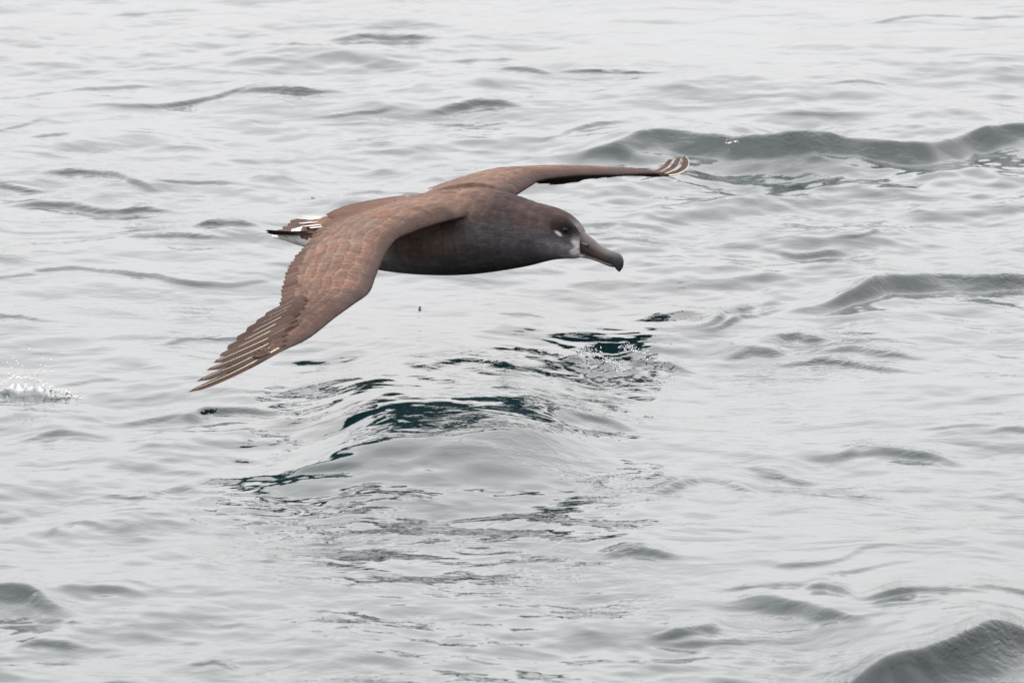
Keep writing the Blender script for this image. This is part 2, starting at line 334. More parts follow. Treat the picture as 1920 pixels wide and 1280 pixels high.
# body sections: photo column pixels -> top and bottom outline, half width, on the midplane
BODY = [((512,437),(512,446),.006),((535,432),(535,450),.016),((560,426),(560,457),.026),((590,413),(588,466),.036),((625,403),(620,478),.047),((665,392),(660,491),.060),
        ((715,378),(712,503),.073),((770,367),(768,511),.083),((830,357),(830,515),.087),((885,353),(885,514),.083),((930,358),(925,510),.074),
        ((968,368),(960,505),.061),((1000,379),(993,499),.050),((1025,385),(1020,492),.0435),((1045,391),(1042,487),.041),((1064,401),(1062,485),.037),
        ((1080,414),(1076,485),.030),((1090,426),(1086,484),.022),((1095,436),(1091,482),.015)]
def body_shell():
    rings = []; n = len(BODY)
    T = np.array([bird_pt(*q[0], 0) for q in BODY]); B = np.array([bird_pt(*q[1], 0) for q in BODY]); Wd = np.array([[q[2]] for q in BODY])
    for t in np.linspace(0, n - 1, 90):
        tp, bt, wd = catmull(T, t), catmull(B, t), float(catmull(Wd, t)[0]); ce = (tp + bt) / 2; up = (tp - bt) / 2 * .985
        r = []
        for j in range(36):
            an = 2 * math.pi * j / 36; c, s_ = math.cos(an), math.sin(an)
            z = s_; x = math.copysign(abs(c) ** .92, c)
            r.append(ce + up * z + BR * wd * x * (1 - .08 * s_))
        rings.append(r)
    return loft(rings)
def tri_join(parts):
    V = []; F = []
    for v, f in parts:
        o = len(V); V += list(v); F += [tuple(i + o for i in q) for q in f]
    return V, F
V, F = tri_join([body_shell(), wing_shell(WN), wing_shell(WF)])
tmp = mesh_obj("tmp", V, F)
bm = bmesh.new(); bm.from_mesh(tmp.data); bmesh.ops.recalc_face_normals(bm, faces=bm.faces); bm.to_mesh(tmp.data); bm.free()
md = tmp.modifiers.new("r", 'REMESH'); md.mode = 'VOXEL'; md.voxel_size = 0.0020; md.use_smooth_shade = True
sm = tmp.modifiers.new("s", 'SMOOTH'); sm.factor = 0.5; sm.iterations = 5
dg = bpy.context.evaluated_depsgraph_get(); bme = bpy.data.meshes.new_from_object(tmp.evaluated_get(dg)); bme.name = "body"
bpy.data.objects.remove(tmp); bme.shade_smooth(); bme.materials.clear(); bme.materials.append(M_BODY)
body = bpy.data.objects.new("body", bme); C.objects.link(body); body.parent = bird
nv = len(bme.vertices); co = np.empty(nv * 3, np.float32); bme.vertices.foreach_get('co', co); co = co.reshape(-1, 3).astype(float)
f_, s_, z_ = co @ BF, co @ BR, co @ BU
def proj(P):                                 # photo pixel that a bird point lands on, used only to lay out the plumage pattern
    d = P + MID - CAM; z = d @ FWD; return 960 + FPX * (d @ RIGHT) / z, 640 - FPX * (d @ UP) / z
def ss(a, b_, x): t = np.clip((x - a) / (b_ - a), 0, 1); return t * t * (3 - 2 * t)
def vnoise(x, y, seed):
    r = np.random.default_rng(seed).random((257, 257)); xi = np.floor(x).astype(int); yi = np.floor(y).astype(int); fx = x - xi; fy = y - yi
    fx = fx * fx * (3 - 2 * fx); fy = fy * fy * (3 - 2 * fy); g = lambda i, j: r[i % 257, j % 257]
    return (g(xi, yi) * (1 - fx) + g(xi + 1, yi) * fx) * (1 - fy) + (g(xi, yi + 1) * (1 - fx) + g(xi + 1, yi + 1) * fx) * fy
# pattern in the bird's own frame: projections of midplane landmarks give f positions
Fof = lambda px, py=430: float(bird_pt(px, py, 0) @ BF)
axis_top = np.array([bird_pt(*q[0], 0) @ np.array([BF, BU]).T for q in BODY]); axis_bot = np.array([bird_pt(*q[1], 0) @ np.array([BF, BU]).T for q in BODY])
zt = np.interp(f_, axis_top[:, 0], axis_top[:, 1]); zb = np.interp(f_, axis_bot[:, 0], axis_bot[:, 1]); rel = np.clip((z_ - zb) / (zt - zb + 1e-6), -1, 2)
col_ = np.tile(BROWN, (nv, 1))
isw = ss(.075, .10, np.abs(s_))
def blend(c, target, m): return c * (1 - m[:, None]) + np.asarray(target) * m[:, None]
neck = ss(Fof(860), Fof(960), f_) * (1 - isw)
col_ = blend(col_, [.0165, .0122, .0122], neck)
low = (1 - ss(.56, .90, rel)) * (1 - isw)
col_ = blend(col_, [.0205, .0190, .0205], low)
col_ = blend(col_, [.075, .072, .070], low * (1 - ss(Fof(660), Fof(920), f_)) * (1 - ss(.25, .6, rel)))
ut = (1 - ss(Fof(590), Fof(650), f_)) * (1 - isw)
col_ = blend(col_, [.28, .275, .27], ut * (1 - ss(.72, .9, rel)))
col_ = blend(col_, WHITE, (1 - ss(Fof(616), Fof(642), f_ + .012 * (vnoise(s_ * 150 + 50, z_ * 150 + 50, 41) - .5))) * ss(.55, .7, rel) * (1 - isw))
# face
head = ss(Fof(1000), Fof(1040), f_)
col_ = blend(col_, [.062, .056, .064], ss(Fof(1005), Fof(1070), f_) * ss(-.05, .12, rel) * (1 - ss(.38, .55, rel)) * .9)
col_ = blend(col_, [.022, .016, .015], ss(Fof(960), Fof(1020), f_) * ss(.6, .75, rel) * (1 - ss(Fof(1062), Fof(1078), f_)) * .8)
fc = Fof(1086); 
col_ = blend(col_, [.19, .18, .185], ss(Fof(1081), Fof(1088), f_ - .005 * np.exp(-((rel - .42) / .07) ** 2) + .004 * np.exp(-((rel - .22) / .1) ** 2)) * ss(.08, .16, rel) * (1-ss(.70,.95,rel)))
col_ = blend(col_, [.12, .115, .115], ss(Fof(1058), Fof(1072), f_) * (1 - ss(.12, .2, rel)))
col_ = blend(col_, [.075, .068, .072], ss(Fof(1066), Fof(1090), f_) * ss(.5, .7, rel) * .8)
for side in (1, -1):
    def spot(px, py, r1, r2, colr, k=1.0, ang=0):
        global col_
        p = bird_pt(px, py, .036); df = f_ - p @ BF; dz = z_ - p @ BU
        ca, sa = math.cos(ang), math.sin(ang); a_ = (df * ca + dz * sa) / r1; b2 = (-df * sa + dz * ca) / r2
        col_ = blend(col_, colr, np.exp(-(a_ ** 2 + b2 ** 2) ** 1.5) * k * (s_ * side > .01) * head)
    spot(1056, 431, .031, .0145, [.004, .003, .003], 1, -.35)
    spot(1040, 426, .018, .006, [.006, .005, .005], .8, -.35)
    spot(1046, 438, .0066, .0022, [.19, .19, .19], 1, -.55)
# wings
wv = isw
span = np.abs(s_); sgrid = np.linspace(.03, .93, 200)
vch = np.zeros(nv)
for w_, sg in ((WN, 1), (WF, -1)):
    E = [w_.edges(x) for x in sgrid]; LE_ = np.array([e[0] for e in E]); TE_ = np.array([e[1] for e in E])
    m_ = s_ * sg > 0; li = np.stack([np.interp(span[m_], sgrid, LE_[:, k]) for k in range(3)], -1); ti = np.stack([np.interp(span[m_], sgrid, TE_[:, k]) for k in range(3)], -1)
    d_ = ti - li; vch[m_] = np.sum((co[m_] - li) * d_, 1) / np.sum(d_ * d_, 1)
def wingtone(a, v):
    # feather rows: streaks along the chord, each row of coverts with its own worn pale edge, then an overlap shadow painted where the next row starts
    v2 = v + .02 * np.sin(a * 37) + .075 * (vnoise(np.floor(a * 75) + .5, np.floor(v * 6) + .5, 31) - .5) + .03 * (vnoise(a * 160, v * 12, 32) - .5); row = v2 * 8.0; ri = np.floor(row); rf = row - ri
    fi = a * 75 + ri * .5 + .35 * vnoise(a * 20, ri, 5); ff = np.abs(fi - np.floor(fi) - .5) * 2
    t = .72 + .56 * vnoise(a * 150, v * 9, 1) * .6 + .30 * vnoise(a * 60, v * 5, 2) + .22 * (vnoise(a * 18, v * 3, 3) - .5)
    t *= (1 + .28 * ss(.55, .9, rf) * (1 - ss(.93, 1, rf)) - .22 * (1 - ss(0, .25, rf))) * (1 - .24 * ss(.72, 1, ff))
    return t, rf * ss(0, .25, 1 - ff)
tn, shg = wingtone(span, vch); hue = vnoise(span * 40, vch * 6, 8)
lead = (1 - ss(.02, .22, vch)); hand = ss(.42, .60, span)
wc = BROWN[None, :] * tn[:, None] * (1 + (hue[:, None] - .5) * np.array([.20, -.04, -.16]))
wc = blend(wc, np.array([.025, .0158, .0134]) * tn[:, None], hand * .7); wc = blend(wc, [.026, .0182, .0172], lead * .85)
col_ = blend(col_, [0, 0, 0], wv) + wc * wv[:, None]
# shingled relief of the small feathers
nr3 = np.empty(nv * 3, np.float32); bme.vertices.foreach_get('normal', nr3); nr3 = nr3.reshape(-1, 3).astype(float)
ang_ = np.arctan2(s_, z_ - (zt + zb) / 2 + 1e-6); brow = (-f_) * 48; bri = np.floor(brow + .5 * vnoise(ang_ * 6 + 50, f_ * 30 + 50, 17)); brf = brow + .5 * vnoise(ang_ * 6 + 50, f_ * 30 + 50, 17) - bri
bfi = ang_ * 5.0 + bri * .5; bff = np.abs(bfi - np.floor(bfi) - .5) * 2
amp = np.where(wv > .5, .0013 * shg * ss(.0, .1, vch), .0007 * brf * (1 - ss(Fof(1000), Fof(1050), f_)) * ss(Fof(560), Fof(620), f_))
amp = amp * ss(-.2, .2, nr3[:, 2] + .3)
bme.vertices.foreach_set('co', (co + nr3 * amp[:, None]).astype(np.float32).ravel()); bme.update()
bt = .75 + .5 * vnoise(f_ * 90 + 50, np.arctan2(s_, z_) * 14 + 50, 12); bt = .5 * bt + .6 * (.75 + .5 * vnoise(f_ * 40 + 50, np.arctan2(s_, z_) * 9 + 50, 13))
col_ = col_ * (1 - (1 - wv) * (1 - np.clip((bt * (1 + .12 * ss(.5, .9, brf) - .10 * ss(.75, 1, bff)) - .05) ** 1.25, .5, 1.5)))[:, None]
col_ = blend(col_, PALE, wv * 0)
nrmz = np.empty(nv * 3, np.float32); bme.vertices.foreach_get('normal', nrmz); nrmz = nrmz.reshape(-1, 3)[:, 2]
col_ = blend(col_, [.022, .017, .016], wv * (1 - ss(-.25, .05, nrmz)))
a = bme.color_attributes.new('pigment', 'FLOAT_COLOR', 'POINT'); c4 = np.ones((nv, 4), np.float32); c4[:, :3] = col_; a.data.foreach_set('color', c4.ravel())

# ---- feathers
def feather(P0, P1, width, nrm, bend=0.0, droop=0.0, nl=10, nw=4, tipround=.75, base=.55, side=None):
    P0 = np.asarray(P0); P1 = np.asarray(P1); ax = P1 - P0; Ln = np.linalg.norm(ax); sd_ = np.cross(nrm, ax); sd_ /= np.linalg.norm(sd_)
    V = []; F = []
    for i in range(nl + 1):
        t = i / nl; wd = width * (base + (1 - base) * math.sin(min(t / .55, 1) * math.pi / 2))
        if t > tipround: wd *= math.sqrt(max(0, 1 - ((t - tipround) / (1 - tipround)) ** 2)) * .97 + .03
        c = P0 + ax * t + sd_ * bend * Ln * math.sin(t * math.pi) - nrm * droop * Ln * t * t
        for j in range(nw + 1):
            x = j / nw * 2 - 1; V.append(c + sd_ * wd * x * .5 - nrm * wd * .07 * x * x)
    for i in range(nl):
        for j in range(nw):
            a = i * (nw + 1) + j; F.append((a, a + 1, a + nw + 2, a + nw + 1))
    return V, F
def shaft(P0, P1, nrm, r0, r1, lift, bend=0, droop=0, ln=1.0, t0=0.0):
    P0 = np.asarray(P0); P1 = np.asarray(P1); ax = P1 - P0; Ln = np.linalg.norm(ax); sd_ = np.cross(nrm, ax); sd_ /= np.linalg.norm(sd_); rings = []
    for i in range(11):
        t = t0 + (ln - t0) * i / 10; c = P0 + ax * t + sd_ * bend * Ln * math.sin(t * math.pi) - nrm * (droop * Ln * t * t - lift); r = r0 + (r1 - r0) * i / 10
        rings.append([c + sd_ * r * math.cos(q) + nrm * r * math.sin(q) for q in np.linspace(0, 2 * math.pi, 6, endpoint=False)])
    return loft(rings)
def feather_obj(name, P0, P1, width, nrm, colr, parent=bird, pale=None, sh=None, edge=1.0, dim=False, root=None, **k):
    V, F = feather(P0, P1, width, nrm, **k); nw = k.get('nw', 4)
    cc = np.zeros((len(V), 3)); rows = len(V) // (nw + 1)
    for i in range(rows):
        for j in range(nw + 1):
            x = abs(j / nw * 2 - 1); t = i / (rows - 1)
            c = np.array(colr) * (1 + .18 * (1 - x)) * (1 - .22 * t * edge)
            if root is not None: q_ = float(ss(.25, .55, t)); c = c * q_ + np.array(root) * (1 - q_)
            cc[i * (nw + 1) + j] = c
    o = mesh_obj(name, V, F, M_FEATH, parent, colors=cc)
    if sh:
        v, f = shaft(P0, P1, nrm, sh[0], sh[1], sh[2], k.get('bend', 0), k.get('droop', 0), sh[3], sh[4]); mesh_obj("shaft", v, f, M_SHAFT2 if dim else M_SHAFT, o)
    return o
def tone(base, v=.12): 
    k = 1 + rng.normal(0, v); return np.asarray(base) * k * np.array([1 + rng.normal(0, .03), 1, 1 + rng.normal(0, .03)])
for w in (WN, WF):
    # primaries: ten long feathers, the outermost along the leading edge of the wing tip
    tips = [(.929, .5), (.895, .97), (.865, 1.0), (.825, 1.0), (.785, 1.0), (.745, 1.0), (.705, 1.0), (.665, 1.0), (.63, 1.0), (.595, 1.0)]
    bases = [(.755, .045), (.735, .14), (.715, .23), (.69, .33), (.655, .42), (.63, .46), (.605, .50), (.58, .54), (.56, .58), (.54, .62)]
    for i, (tp_, bs) in enumerate(zip(tips, bases)):
        p0 = w.pt(*bs, .0015 + .0007 * i); p1 = w.pt(*tp_, .0010 + .0006 * i); nn = w.nrm((tp_[0] + bs[0]) / 2)
        wd = .023 + .0040 * min(i, 5)
        if w.side < 0 and i < 3: continue
        feather_obj("primary_feather", p0, p1, wd, nn, tone([.0235, .0145, .0120], .12), bend=(.04 if w.side > 0 else -.04) * (1 if i < 3 else .4), tipround=.72 if i == 0 else .84, base=.95,
                    sh=((.0016, .0010, .0009, .0008, .0007, .0007, .0006, .0007, .0006, .0006)[i], .0004, .0007, .93 if i < 4 else .72, (.02, .16, .2, .22, .25, .25, .25, .25, .25, .25)[i]), dim=i > 6)
    for i, a in enumerate(np.linspace(.545, .65, 9)):
        vm = vmax(a); p0 = w.pt(a - .03, max(vm - .25, .04), -.001); p1 = w.pt(a + .085, min(vm + .10 - .004 * i, .92) * (1 - .2 * (i > 7)), .0018); nn = w.nrm(a)
        feather_obj("primary_covert", p0, p1, .021, nn, tone([.0245, .0150, .0125], .14), tipround=.65, sh=(.0007, .0003, .0006, .85, .45), dim=True)
    # secondaries: overlapping squared feathers of the arm
    for i, s0 in enumerate(np.linspace(.590, .13, 32)):
        p0 = w.pt(s0 - .012, .60, .0002); p1 = w.pt(s0, 1.0, .0015 + .0003 * (i % 3)); nn = w.nrm(s0)
        p1 = p1 + (p1 - p0) * rng.uniform(-.03, .02)
        feather_obj("secondary_feather", p0, p1, .030, nn, tone([.040, .0250, .0200], .14), tipround=.9, base=.8, side=1)
    # coverts: rows of small overlapping feathers, one mesh per wing
    VV = []; FF = []; CC = []
    rows = [(.09, .20, .022), (-.02, .17, .020), (-.13, .16, .019)]
    for r, (v0, dv, wd) in enumerate(rows):
        a = .10 + rng.uniform(0, .01)
        while a < .77:
            vm = vmax(a); k_ = vm / .76; vb = min(vm + v0 * k_, .93); va = max(vb - (dv + .06) * k_, .03)
            L_, T_, _ = w.edges(a); ch = np.linalg.norm(T_ - L_)
            sweep = .004 + .05 * max(0, (a - .5) / .4)
            if True:
                nn = w.nrm(a); lf = .0004
                p0 = w.pt(a, max(va, .02), -.0014); p1 = w.pt(min(a + sweep + rng.normal(0, .001), .91), vb + rng.normal(0, .012), lf + .0004 * (r == 0) + .0010 + rng.uniform(0, .0006))
                v, f = feather(p0, p1, wd * rng.uniform(.9, 1.1), nn, nl=6, nw=2, tipround=.6)
                base = BROWN * (1.0 if a < .5 else 1.0 - .45 * min((a - .5) / .12, 1)) * (.92 + .06 * math.sin(a * 60 + r))
                if r >= 5: base = base * .9
                c = tone(base * .88, .13); o = len(VV); VV += v; FF += [tuple(i + o for i in q) for q in f]
                for i in range(7):
                    for j in range(3): CC.append(c * (1 + .10 * math.sin(i / 6 * math.pi)) * (1.22 if i >= 5 and r < 4 else 1) * (1 if j == 1 else .93))
            a += wd * .52
    mesh_obj("wing_coverts", VV, FF, M_FEATH, bird, colors=CC)

def curved_feather(pix, wd, shw, colr):
    P = [bird_pt(q[0], q[1], q[2]) for q in pix]; V = []; F = []; C3 = []; n_ = 16; cl = [catmull(P, t) for t in np.linspace(0, len(P) - 1, n_ + 1)]; sds = []
    for i, c in enumerate(cl):
        tg = cl[min(i + 1, n_)] - cl[max(i - 1, 0)]; sd2 = np.cross(tg, -FWD * .8 + UP * .6); sd2 /= np.linalg.norm(sd2); sds.append(sd2); t = i / n_
        k = wd * (.5 + .5 * min(t / .4, 1)) * (math.sqrt(max(0, 1 - ((t - .7) / .3) ** 2)) * .96 + .04 if t > .7 else 1)
        for j in range(5):
            x = j / 4; V.append(c - sd2 * k * x + FWD * .002 * x); C3.append(np.array(colr) * (1 + .25 * (j < 2)))
    for i in range(n_):
        for j in range(4): a_ = i * 5 + j; F.append((a_, a_ + 1, a_ + 6, a_ + 5))
    o = mesh_obj("primary_feather", V, F, M_FEATH, bird, colors=C3); rings = []
    for i in range(n_):
        r = shw * (1 - .75 * i / n_); rings.append([cl[i] - FWD * .0012 + sds[i] * r * math.cos(q) + UP * r * math.sin(q) for q in np.linspace(0, 2 * math.pi, 6, endpoint=False)])
    v, f = loft(rings); mesh_obj("shaft", v, f, M_SHAFT, o)
curved_feather([(1212,327,-.74),(1234,324,-.80),(1253,313,-.86),(1262,299,-.88)], .010, .0009, [.034, .023, .02])
curved_feather([(1222,328,-.76),(1250,325,-.82),(1270,313,-.88),(1278,294,-.91)], .011, .0012, [.036, .024, .021])
curved_feather([(1232,329,-.78),(1265,328,-.84),(1286,318,-.90),(1292,303,-.925),(1284,292,-.93)], .012, .0016, [.036, .025, .022])
# ---- scapulars and back feathers: one soft layer over the back
VV = []; FF = []; CC = []
T = np.array([bird_pt(*q[0], 0) for q in BODY]); B = np.array([bird_pt(*q[1], 0) for q in BODY]); Wd = np.array([[q[2]] for q in BODY])
def back_pt(t, an, lift=0):
    tp, bt, wd = catmull(T, t), catmull(B, t), float(catmull(Wd, t)[0]); ce = (tp + bt) / 2; up = (tp - bt) / 2 * .985
    c, s2 = math.sin(an), math.cos(an); p = ce + up * s2 + BR * wd * math.copysign(abs(c) ** .92, c) * (1 - .08 * s2); n = up / np.linalg.norm(up) * s2 + BR * c
    return p + n * lift, n / np.linalg.norm(n)
for t in np.arange(8.6, 3.0, -.30):
    for an in np.arange(-1.35, 1.36, .20):
        an2 = an + rng.uniform(-.05, .05) + (.1 if int(t / .3) % 2 else 0)
        p0, n0 = back_pt(t, an2, .0010); p1, n1 = back_pt(t - .62, an2, .0022)
        v, f = feather(p0, p1, .019, n0, nl=5, nw=2, tipround=.5); o = len(VV); VV += v; FF += [tuple(i + o for i in q) for q in f]
        c = tone(BROWN * 1.0, .09)
        for i in range(6):
            for j in range(3): CC.append(c * (1.16 if i >= 4 else 1))
mesh_obj("back_feathers", VV, FF, M_FEATH, bird, colors=CC)
# long tertials lying over the rump
for (a0, a1, wd, s0, s1) in (((725,392),(603,424),.030,.060,.050), ((715,402),(592,436),.034,.075,.060), ((740,378),(612,405),.028,.02,.015), ((745,385),(640,400),.028,.04,.035), ((760,372),(625,400),.030,-.02,-.02)):
    p0 = bird_pt(*a0, s0); p1 = bird_pt(*a1, s1); nn = BU * .8 + BR * .5; nn /= np.linalg.norm(nn)
    feather_obj("scapular_feather", p0 + nn * .002, p1 + nn * .004, wd, nn, tone([.052, .033, .026], .06), tipround=.7)

# ---- tail: dark rectrices held in a shallow V, white coverts above
tailspec = [((600,440),(497,432),.020,.030,.055,.55), ((602,434),(499,436),.022,.022,.040,.45), ((604,430),(506,436),.022,.012,.022,.2), ((604,426),(520,431),.022,.0,.0,0),
            ((604,422),(530,425),.022,-.012,-.02,-.1), ((606,418),(540,419),.022,-.022,-.035,-.2), ((608,414),(545,413),.020,-.032,-.05,-.3)]
for (a0, a1, wd, s0, s1, roll) in tailspec:
    p0 = bird_pt(*a0, s0); p1 = bird_pt(*a1, s1); nn = BU - BR * roll; nn /= np.linalg.norm(nn)
    feather_obj("tail_feather", p0, p1, wd * 1.25, nn, tone([.036, .024, .021], .08), tipround=.88, base=.8, root=WHITE * .8)
for (a0, a1, s0, s1) in (((612,418),(560,424),.012,.016),((612,414),(556,414),-.008,-.02),((614,411),(566,410),-.02,-.032),((610,424),(568,429),.026,.034),((616,412),(574,416),.0,.0),((606,428),(580,432),.034,.042)):
    p0 = bird_pt(*a0, s0); p1 = bird_pt(*a1, s1); nn = BU - BR * .1
    feather_obj("tail_covert", p0 + BU * .005, p1 + BU * .006, .023, nn / np.linalg.norm(nn), WHITE * rng.uniform(.6, .75), tipround=.5, base=.9, edge=.3)

# ---- bill
def bill_loft(sec, pw=1.0):
    rings = []
    T2 = np.array([bird_pt(*q[0], 0) for q in sec]); B2 = np.array([bird_pt(*q[1], 0) for q in sec]); W2 = np.array([[q[2]] for q in sec])
    for t in np.linspace(0, len(sec) - 1, 44):
        tp, bt, wd = catmull(T2, t), catmull(B2, t), float(catmull(W2, t)[0]); ce = (tp + bt) / 2; up = (tp - bt) / 2
        rings.append([ce + up * math.copysign(abs(math.sin(q)) ** pw, math.sin(q)) + BR * wd * math.copysign(abs(math.cos(q)) ** .8, math.cos(q)) for q in np.linspace(0, 2 * math.pi, 20, endpoint=False)])
    return loft(rings)
def bill_mat():
    m, n, l, b = new_mat("horn"); at = n.new('ShaderNodeVertexColor'); at.layer_name = 'pigment'
    t = n.new('ShaderNodeTexCoord'); a = n.new('ShaderNodeTexNoise'); a.inputs['Scale'].default_value = 120; a.inputs['Detail'].default_value = 4; l.new(t.outputs['Object'], a.inputs['Vector'])
    r = n.new('ShaderNodeMapRange'); r.inputs['To Min'].default_value = .7; r.inputs['To Max'].default_value = 1.3; l.new(a.outputs['Fac'], r.inputs['Value'])
    v = n.new('ShaderNodeVectorMath'); v.operation = 'SCALE'; l.new(at.outputs['Color'], v.inputs[0]); l.new(r.outputs[0], v.inputs['Scale']); l.new(v.outputs[0], b.inputs['Base Color'])
    b.inputs['Roughness'].default_value = .5; b.inputs['Specular IOR Level'].default_value = .3; return m
M_HORN = bill_mat()
def bill_part(name, sec, parent, fn):
    V, F = bill_loft(sec); return mesh_obj(name, V, F, M_HORN, parent, colors=[fn(np.asarray(p)) for p in V])
PINK = np.array([.018, .0122, .0122]); TIP = np.array([.011, .0105, .014])
def hcol(p):
    x = p @ BF; k = float(ss(Fof(1140, 480), Fof(1156, 490), x)); k0 = float(1 - ss(Fof(1086), Fof(1100), x)); c = PINK * (1 - k) + TIP * k; z2 = p @ BU; g0 = bird_pt(1093, 457, 0); g1 = bird_pt(1152, 484, 0); t9 = (x - g0 @ BF) / (g1 @ BF - g0 @ BF); zl = g0 @ BU + (g1 @ BU - g0 @ BU) * t9; gr = math.exp(-((z2 - zl) / .0014) ** 2) * (0 < t9 < 1); c = c * (1 - .6 * gr) * (1 + .35 * float(ss(0, .006, zl - z2)) * (1 - k)) ; return c * (1 - .45 * k0)
upper = [((1082,433),(1080,468),.013),((1090,432),(1086,472),.0135),((1100,440),(1096,474),.0125),((1112,449),(1108,478),.0115),((1124,459),(1120,484),.0100),((1138,467),(1134,490),.0090),
         ((1150,471),(1146,494),.0085),((1160,475),(1152,499),.0078),((1166,481),(1154,502),.0066),((1169,490),(1157,506),.0050),((1168,500),(1160,509),.0028),((1164,507),(1161,510),.0008)]
lower = [((1066,474),(1068,483),.011),((1080,472),(1082,482),.0115),((1096,475),(1095,483),.0105),((1110,479),(1108,485),.009),((1124,484),(1122,490),.0078),((1138,490),(1136,496),.0066),((1148,493),(1146,500),.0052),((1154,495),(1153,501),.003)]
bill = bill_part("bill", upper, bird, hcol)
def lcol(p):
    x = p @ BF; k = float(1 - ss(Fof(1092), Fof(1104), x)); c = hcol(p) * .8; return c * (1 - k) + np.array([.12, .115, .11]) * k
bill_part("lower_mandible", lower, bill, lcol)
# tube nostril on the near and the far side
for sd_ in (1, -1):
    p0 = bird_pt(1093, 452, .0) + BR * sd_ * .0115; p1 = bird_pt(1108, 459, .0) + BR * sd_ * .0112
    rings = []; ax = p1 - p0; ax /= np.linalg.norm(ax); u_ = np.cross(ax, BR); u_ /= np.linalg.norm(u_)
    for t, r in ((0, .001), (.3, .003), (.8, .0038), (1, .0036), (.98, .002), (.8, .001)):
        rings.append([p0 + (p1 - p0) * t + BR * r * math.cos(q) * .8 + u_ * r * math.sin(q) for q in np.linspace(0, 2 * math.pi, 12, endpoint=False)])
    V, F = loft(rings); cc = [PINK * .9] * 48 + [np.array([.01, .008, .01])] * 24; mesh_obj("nostril", V, F, M_HORN, bill, colors=cc)
# eyes
for sd_ in (1, -1):
    pe = bird_pt(1054, 434, .036); fz = (pe @ BF, pe @ BU)
    m_ = (np.abs(f_ - fz[0]) < .004) & (np.abs(z_ - fz[1]) < .004) & (s_ * sd_ > 0); sx = np.abs(s_[m_]).mean() if m_.any() else .036
    c = fsz(fz[0], sd_ * (sx - .0043), fz[1]); bm = bmesh.new(); bmesh.ops.create_uvsphere(bm, u_segments=20, v_segments=12, radius=.0058)
    me = bpy.data.meshes.new("eye"); bm.to_mesh(me); bm.free(); me.shade_smooth(); me.materials.append(M_EYE); o = bpy.data.objects.new("eye", me); C.objects.link(o); o.parent = bird; o.location = c

# ------------------------------------------------------------ splash, foam and droplets
M_FOAM, n, l, b = new_mat("foam"); b.inputs['Base Color'].default_value = (.78, .80, .82, 1); b.inputs['Roughness'].default_value = .35
t_ = n.new('ShaderNodeTexNoise'); t_.inputs['Scale'].default_value = 90; r_ = n.new('ShaderNodeMapRange'); r_.inputs['To Min'].default_value = .2; r_.inputs['To Max'].default_value = .45
l.new(t_.outputs['Fac'], r_.inputs['Value']); l.new(r_.outputs[0], b.inputs['Base Color'])
M_DROP, n, l, b = new_mat("spray_water"); b.inputs['Base Color'].default_value = (.55, .58, .6, 1); b.inputs['Roughness'].default_value = .06; b.inputs['Transmission Weight'].default_value = .45; b.inputs['IOR'].default_value = 1.33
ico = bmesh.new(); bmesh.ops.create_icosphere(ico, subdivisions=1, radius=1); ico.verts.ensure_lookup_table()
IV = np.array([v.co for v in ico.verts]); IF = [tuple(v.index for v in f.verts) for f in ico.faces]; ico.free()
def blobs(name, pts, mat):
    V = []; F = []
    for p, r in pts:
        o = len(V); sc = r * (1 + rng.normal(0, .18, (len(IV), 1))) * np.array([rng.uniform(.8, 1.4), 1, rng.uniform(.7, 1.2)])
        V += list(IV * sc + np.asarray(p)); F += [tuple(i + o for i in q) for q in IF]
    return mesh_obj(name, V, F, mat)
def path(pts, u):
    P = np.array(pts, float); i = u * (len(P) - 1); return np.array([np.interp(i, range(len(P)), P[:, k]) for k in range(2)])
def wsurf(px, py):
    z = 0.0
    for _ in range(6): p = on_water(px, py, z); z = float(water_z(p[0], p[1]))
    return on_water(px, py, z)
pts = []
for u in rng.uniform(0, 1, 240):                  # beads on the broken crest
    q = path([(1088,664),(1096,654),(1120,662),(1150,680),(1165,695)], u) + rng.normal(0, 1, 2) * (7, 5)
    pts.append((wsurf(*q) + BU * rng.uniform(-.0005, .001), rng.uniform(.0005, .0015)))
for u in rng.uniform(0, 1, 110):
    q = path([(1168,650),(1190,652),(1208,664),(1230,676),(1248,690)], u) + rng.normal(0, 1, 2) * (8, 4)
    pts.append((wsurf(*q) + BU * rng.uniform(-.0005, .001), rng.uniform(.0005, .0014)))
o = blobs("crest_foam", pts, M_DROP); tag(o, "beads of foam along the small green breaking crest below the bill", "foam", kind='stuff')
# splash: a ragged low sheet of thrown water with strings and drops above it
base = on_water(62, 738, 0); V = []; F = []
prof = [(-12,734,722),(0,730,716),(14,731,708),(26,733,702),(38,735,700),(52,736,701),(64,737,703),(76,738,710),(90,739,714),(104,740,722),(120,741,728),(136,742,735),(152,744,741)]
nx_ = 70; nz_ = 10
for i in range(nx_):
    px = -12 + 164 * i / (nx_ - 1); lo = np.interp(px, [p[0] for p in prof], [p[1] for p in prof]); hi = np.interp(px, [p[0] for p in prof], [p[2] for p in prof]) + 3 * math.sin(i * 1.9) + 2.4 * math.sin(i * .83) + rng.normal(0, 1.2)
    bp_ = wsurf(px, lo + 3)
    for j in range(nz_):
        v = j / (nz_ - 1); hh = max(0.0, (lo - hi) / 1030) * v * (.45 + .3 * abs(math.sin(i * .55)))
        V.append(bp_ + BU * (hh - .004) + np.array([rng.normal(0, .0006), -.012 * math.sin(v * 2.2) + rng.normal(0, .0007) + .006 * math.sin(px * .11), 0]))
for i in range(nx_ - 1):
    for j in range(nz_ - 1):
        a_ = i * nz_ + j; F.append((a_, a_ + nz_, a_ + nz_ + 1, a_ + 1))
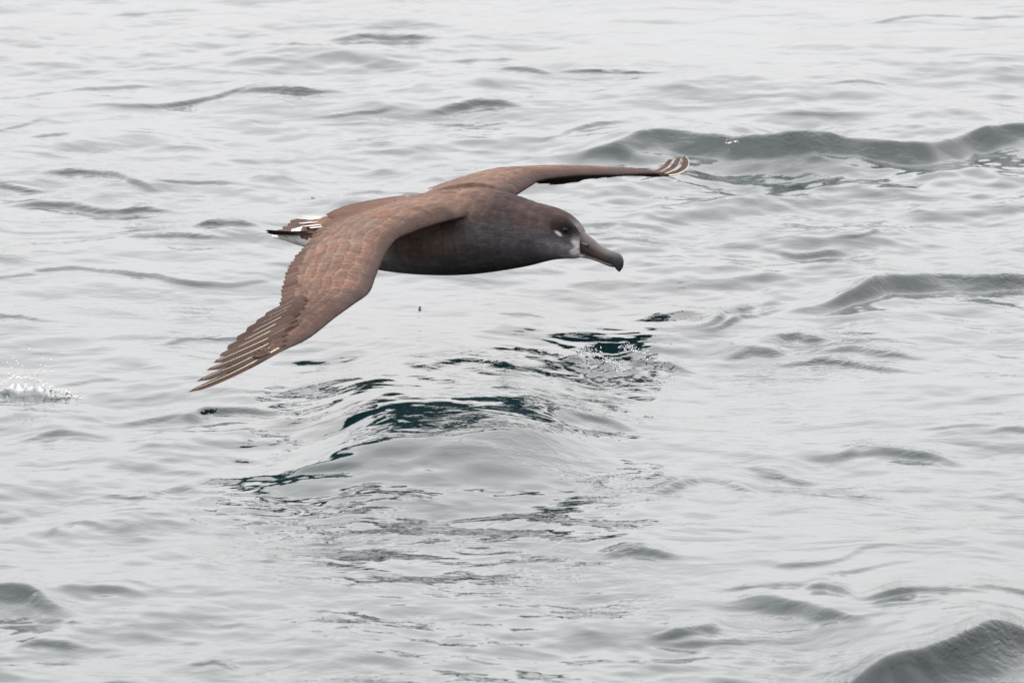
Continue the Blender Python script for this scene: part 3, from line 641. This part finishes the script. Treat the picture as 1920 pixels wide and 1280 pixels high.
M_SHEET, n, l, b = new_mat("thrown_water"); b.inputs['Base Color'].default_value = (.9, .92, .93, 1); b.inputs['Roughness'].default_value = .3; b.inputs['Transmission Weight'].default_value = .8; b.inputs['IOR'].default_value = 1.15
nn_ = n.new('ShaderNodeTexNoise'); nn_.inputs['Scale'].default_value = 110; bb = n.new('ShaderNodeBump'); bb.inputs['Distance'].default_value = .0015; l.new(nn_.outputs['Fac'], bb.inputs['Height']); l.new(bb.outputs[0], b.inputs['Normal'])
spl = mesh_obj("splash", V, F, M_SHEET); so_ = spl.modifiers.new("thick", 'SOLIDIFY'); so_.thickness = .003
tag(spl, "small white splash of thrown water on the sea left of the wing tip", "splash")
pts = []
for i in range(nx_):
    px = -12 + 164 * i / (nx_ - 1); lo = np.interp(px, [p[0] for p in prof], [p[1] for p in prof]); hi = np.interp(px, [p[0] for p in prof], [p[2] for p in prof]) + 2 * math.sin(i * 1.9)
    top = V[i * nz_ + nz_ - 1]; bot = V[i * nz_]; tip_ = bot + BU * (lo - hi) / 1000
    for _ in range(4): pts.append((tip_ + rng.normal(0, .0012, 3), rng.uniform(.0005, .0012)))
    for _ in range(3): pts.append((bot + (tip_ - bot) * rng.uniform(.2, 1) + rng.normal(0, .0015, 3), rng.uniform(.0004, .0010)))
for (a0, a1) in (((37,703),(41,697)),((66,703),(77,691)),((24,706),(38,699)),((82,714),(83,709))):
    for u in np.linspace(0, 1, 7): pts.append((on_water(a0[0], a0[1] + 38) + BU * .038 + RIGHT * (a1[0] - a0[0]) * u / 1030 + BU * (a0[1] - a1[1]) * u / 1000, .0011 * (1 - .4 * u)))
for _ in range(40):
    px = rng.uniform(78, 150); q = wsurf(px, 731 + (px - 100) * .22 + rng.normal(0, 2.0)); pts.append((q + BU * rng.uniform(0, .006), rng.uniform(.0006, .0015)))
fo = blobs("foam_edge", pts, M_FOAM); fo.parent = spl; tag(fo, kind='stuff')
drops = [(14,680),(22,690),(31,677),(34,682),(24,671),(43,686),(43,689),(16,701),(80,671),(96,674),(76,685),(84,697),(98,697),(55,655),(8,712),(86,686)]
dm = None
for (px, py) in drops:
    p = on_water(px, 738); d = ray(px, py); t2 = (p[1] - CAM[1]) / d[1]; q = CAM + d * t2
    me = bpy.data.meshes.new("water_drop"); me.from_pydata([tuple(v) for v in IV * np.array([1, 1, rng.uniform(.9, 1.4)]) * rng.uniform(.0011, .0018)], [], IF); me.shade_smooth(); me.materials.append(M_FOAM)
    o = bpy.data.objects.new("water_drop", me); C.objects.link(o); o.location = q; tag(o, "white drop of spray flying above the splash at left", "water drop", "spray drops above the splash")

for (px, py, lab) in ((787, 578, "small dark drop of water hitting the sea below the belly"),):
    q = wsurf(px, py) + BU * .002; bm = bmesh.new(); bmesh.ops.create_uvsphere(bm, u_segments=12, v_segments=8, radius=.0028)
    for v in bm.verts: v.co.z *= .7
    me = bpy.data.meshes.new("water_drop"); bm.to_mesh(me); bm.free(); me.shade_smooth(); me.materials.append(wm)
    o = bpy.data.objects.new("water_drop", me); C.objects.link(o); o.location = q; tag(o, lab, "water drop")
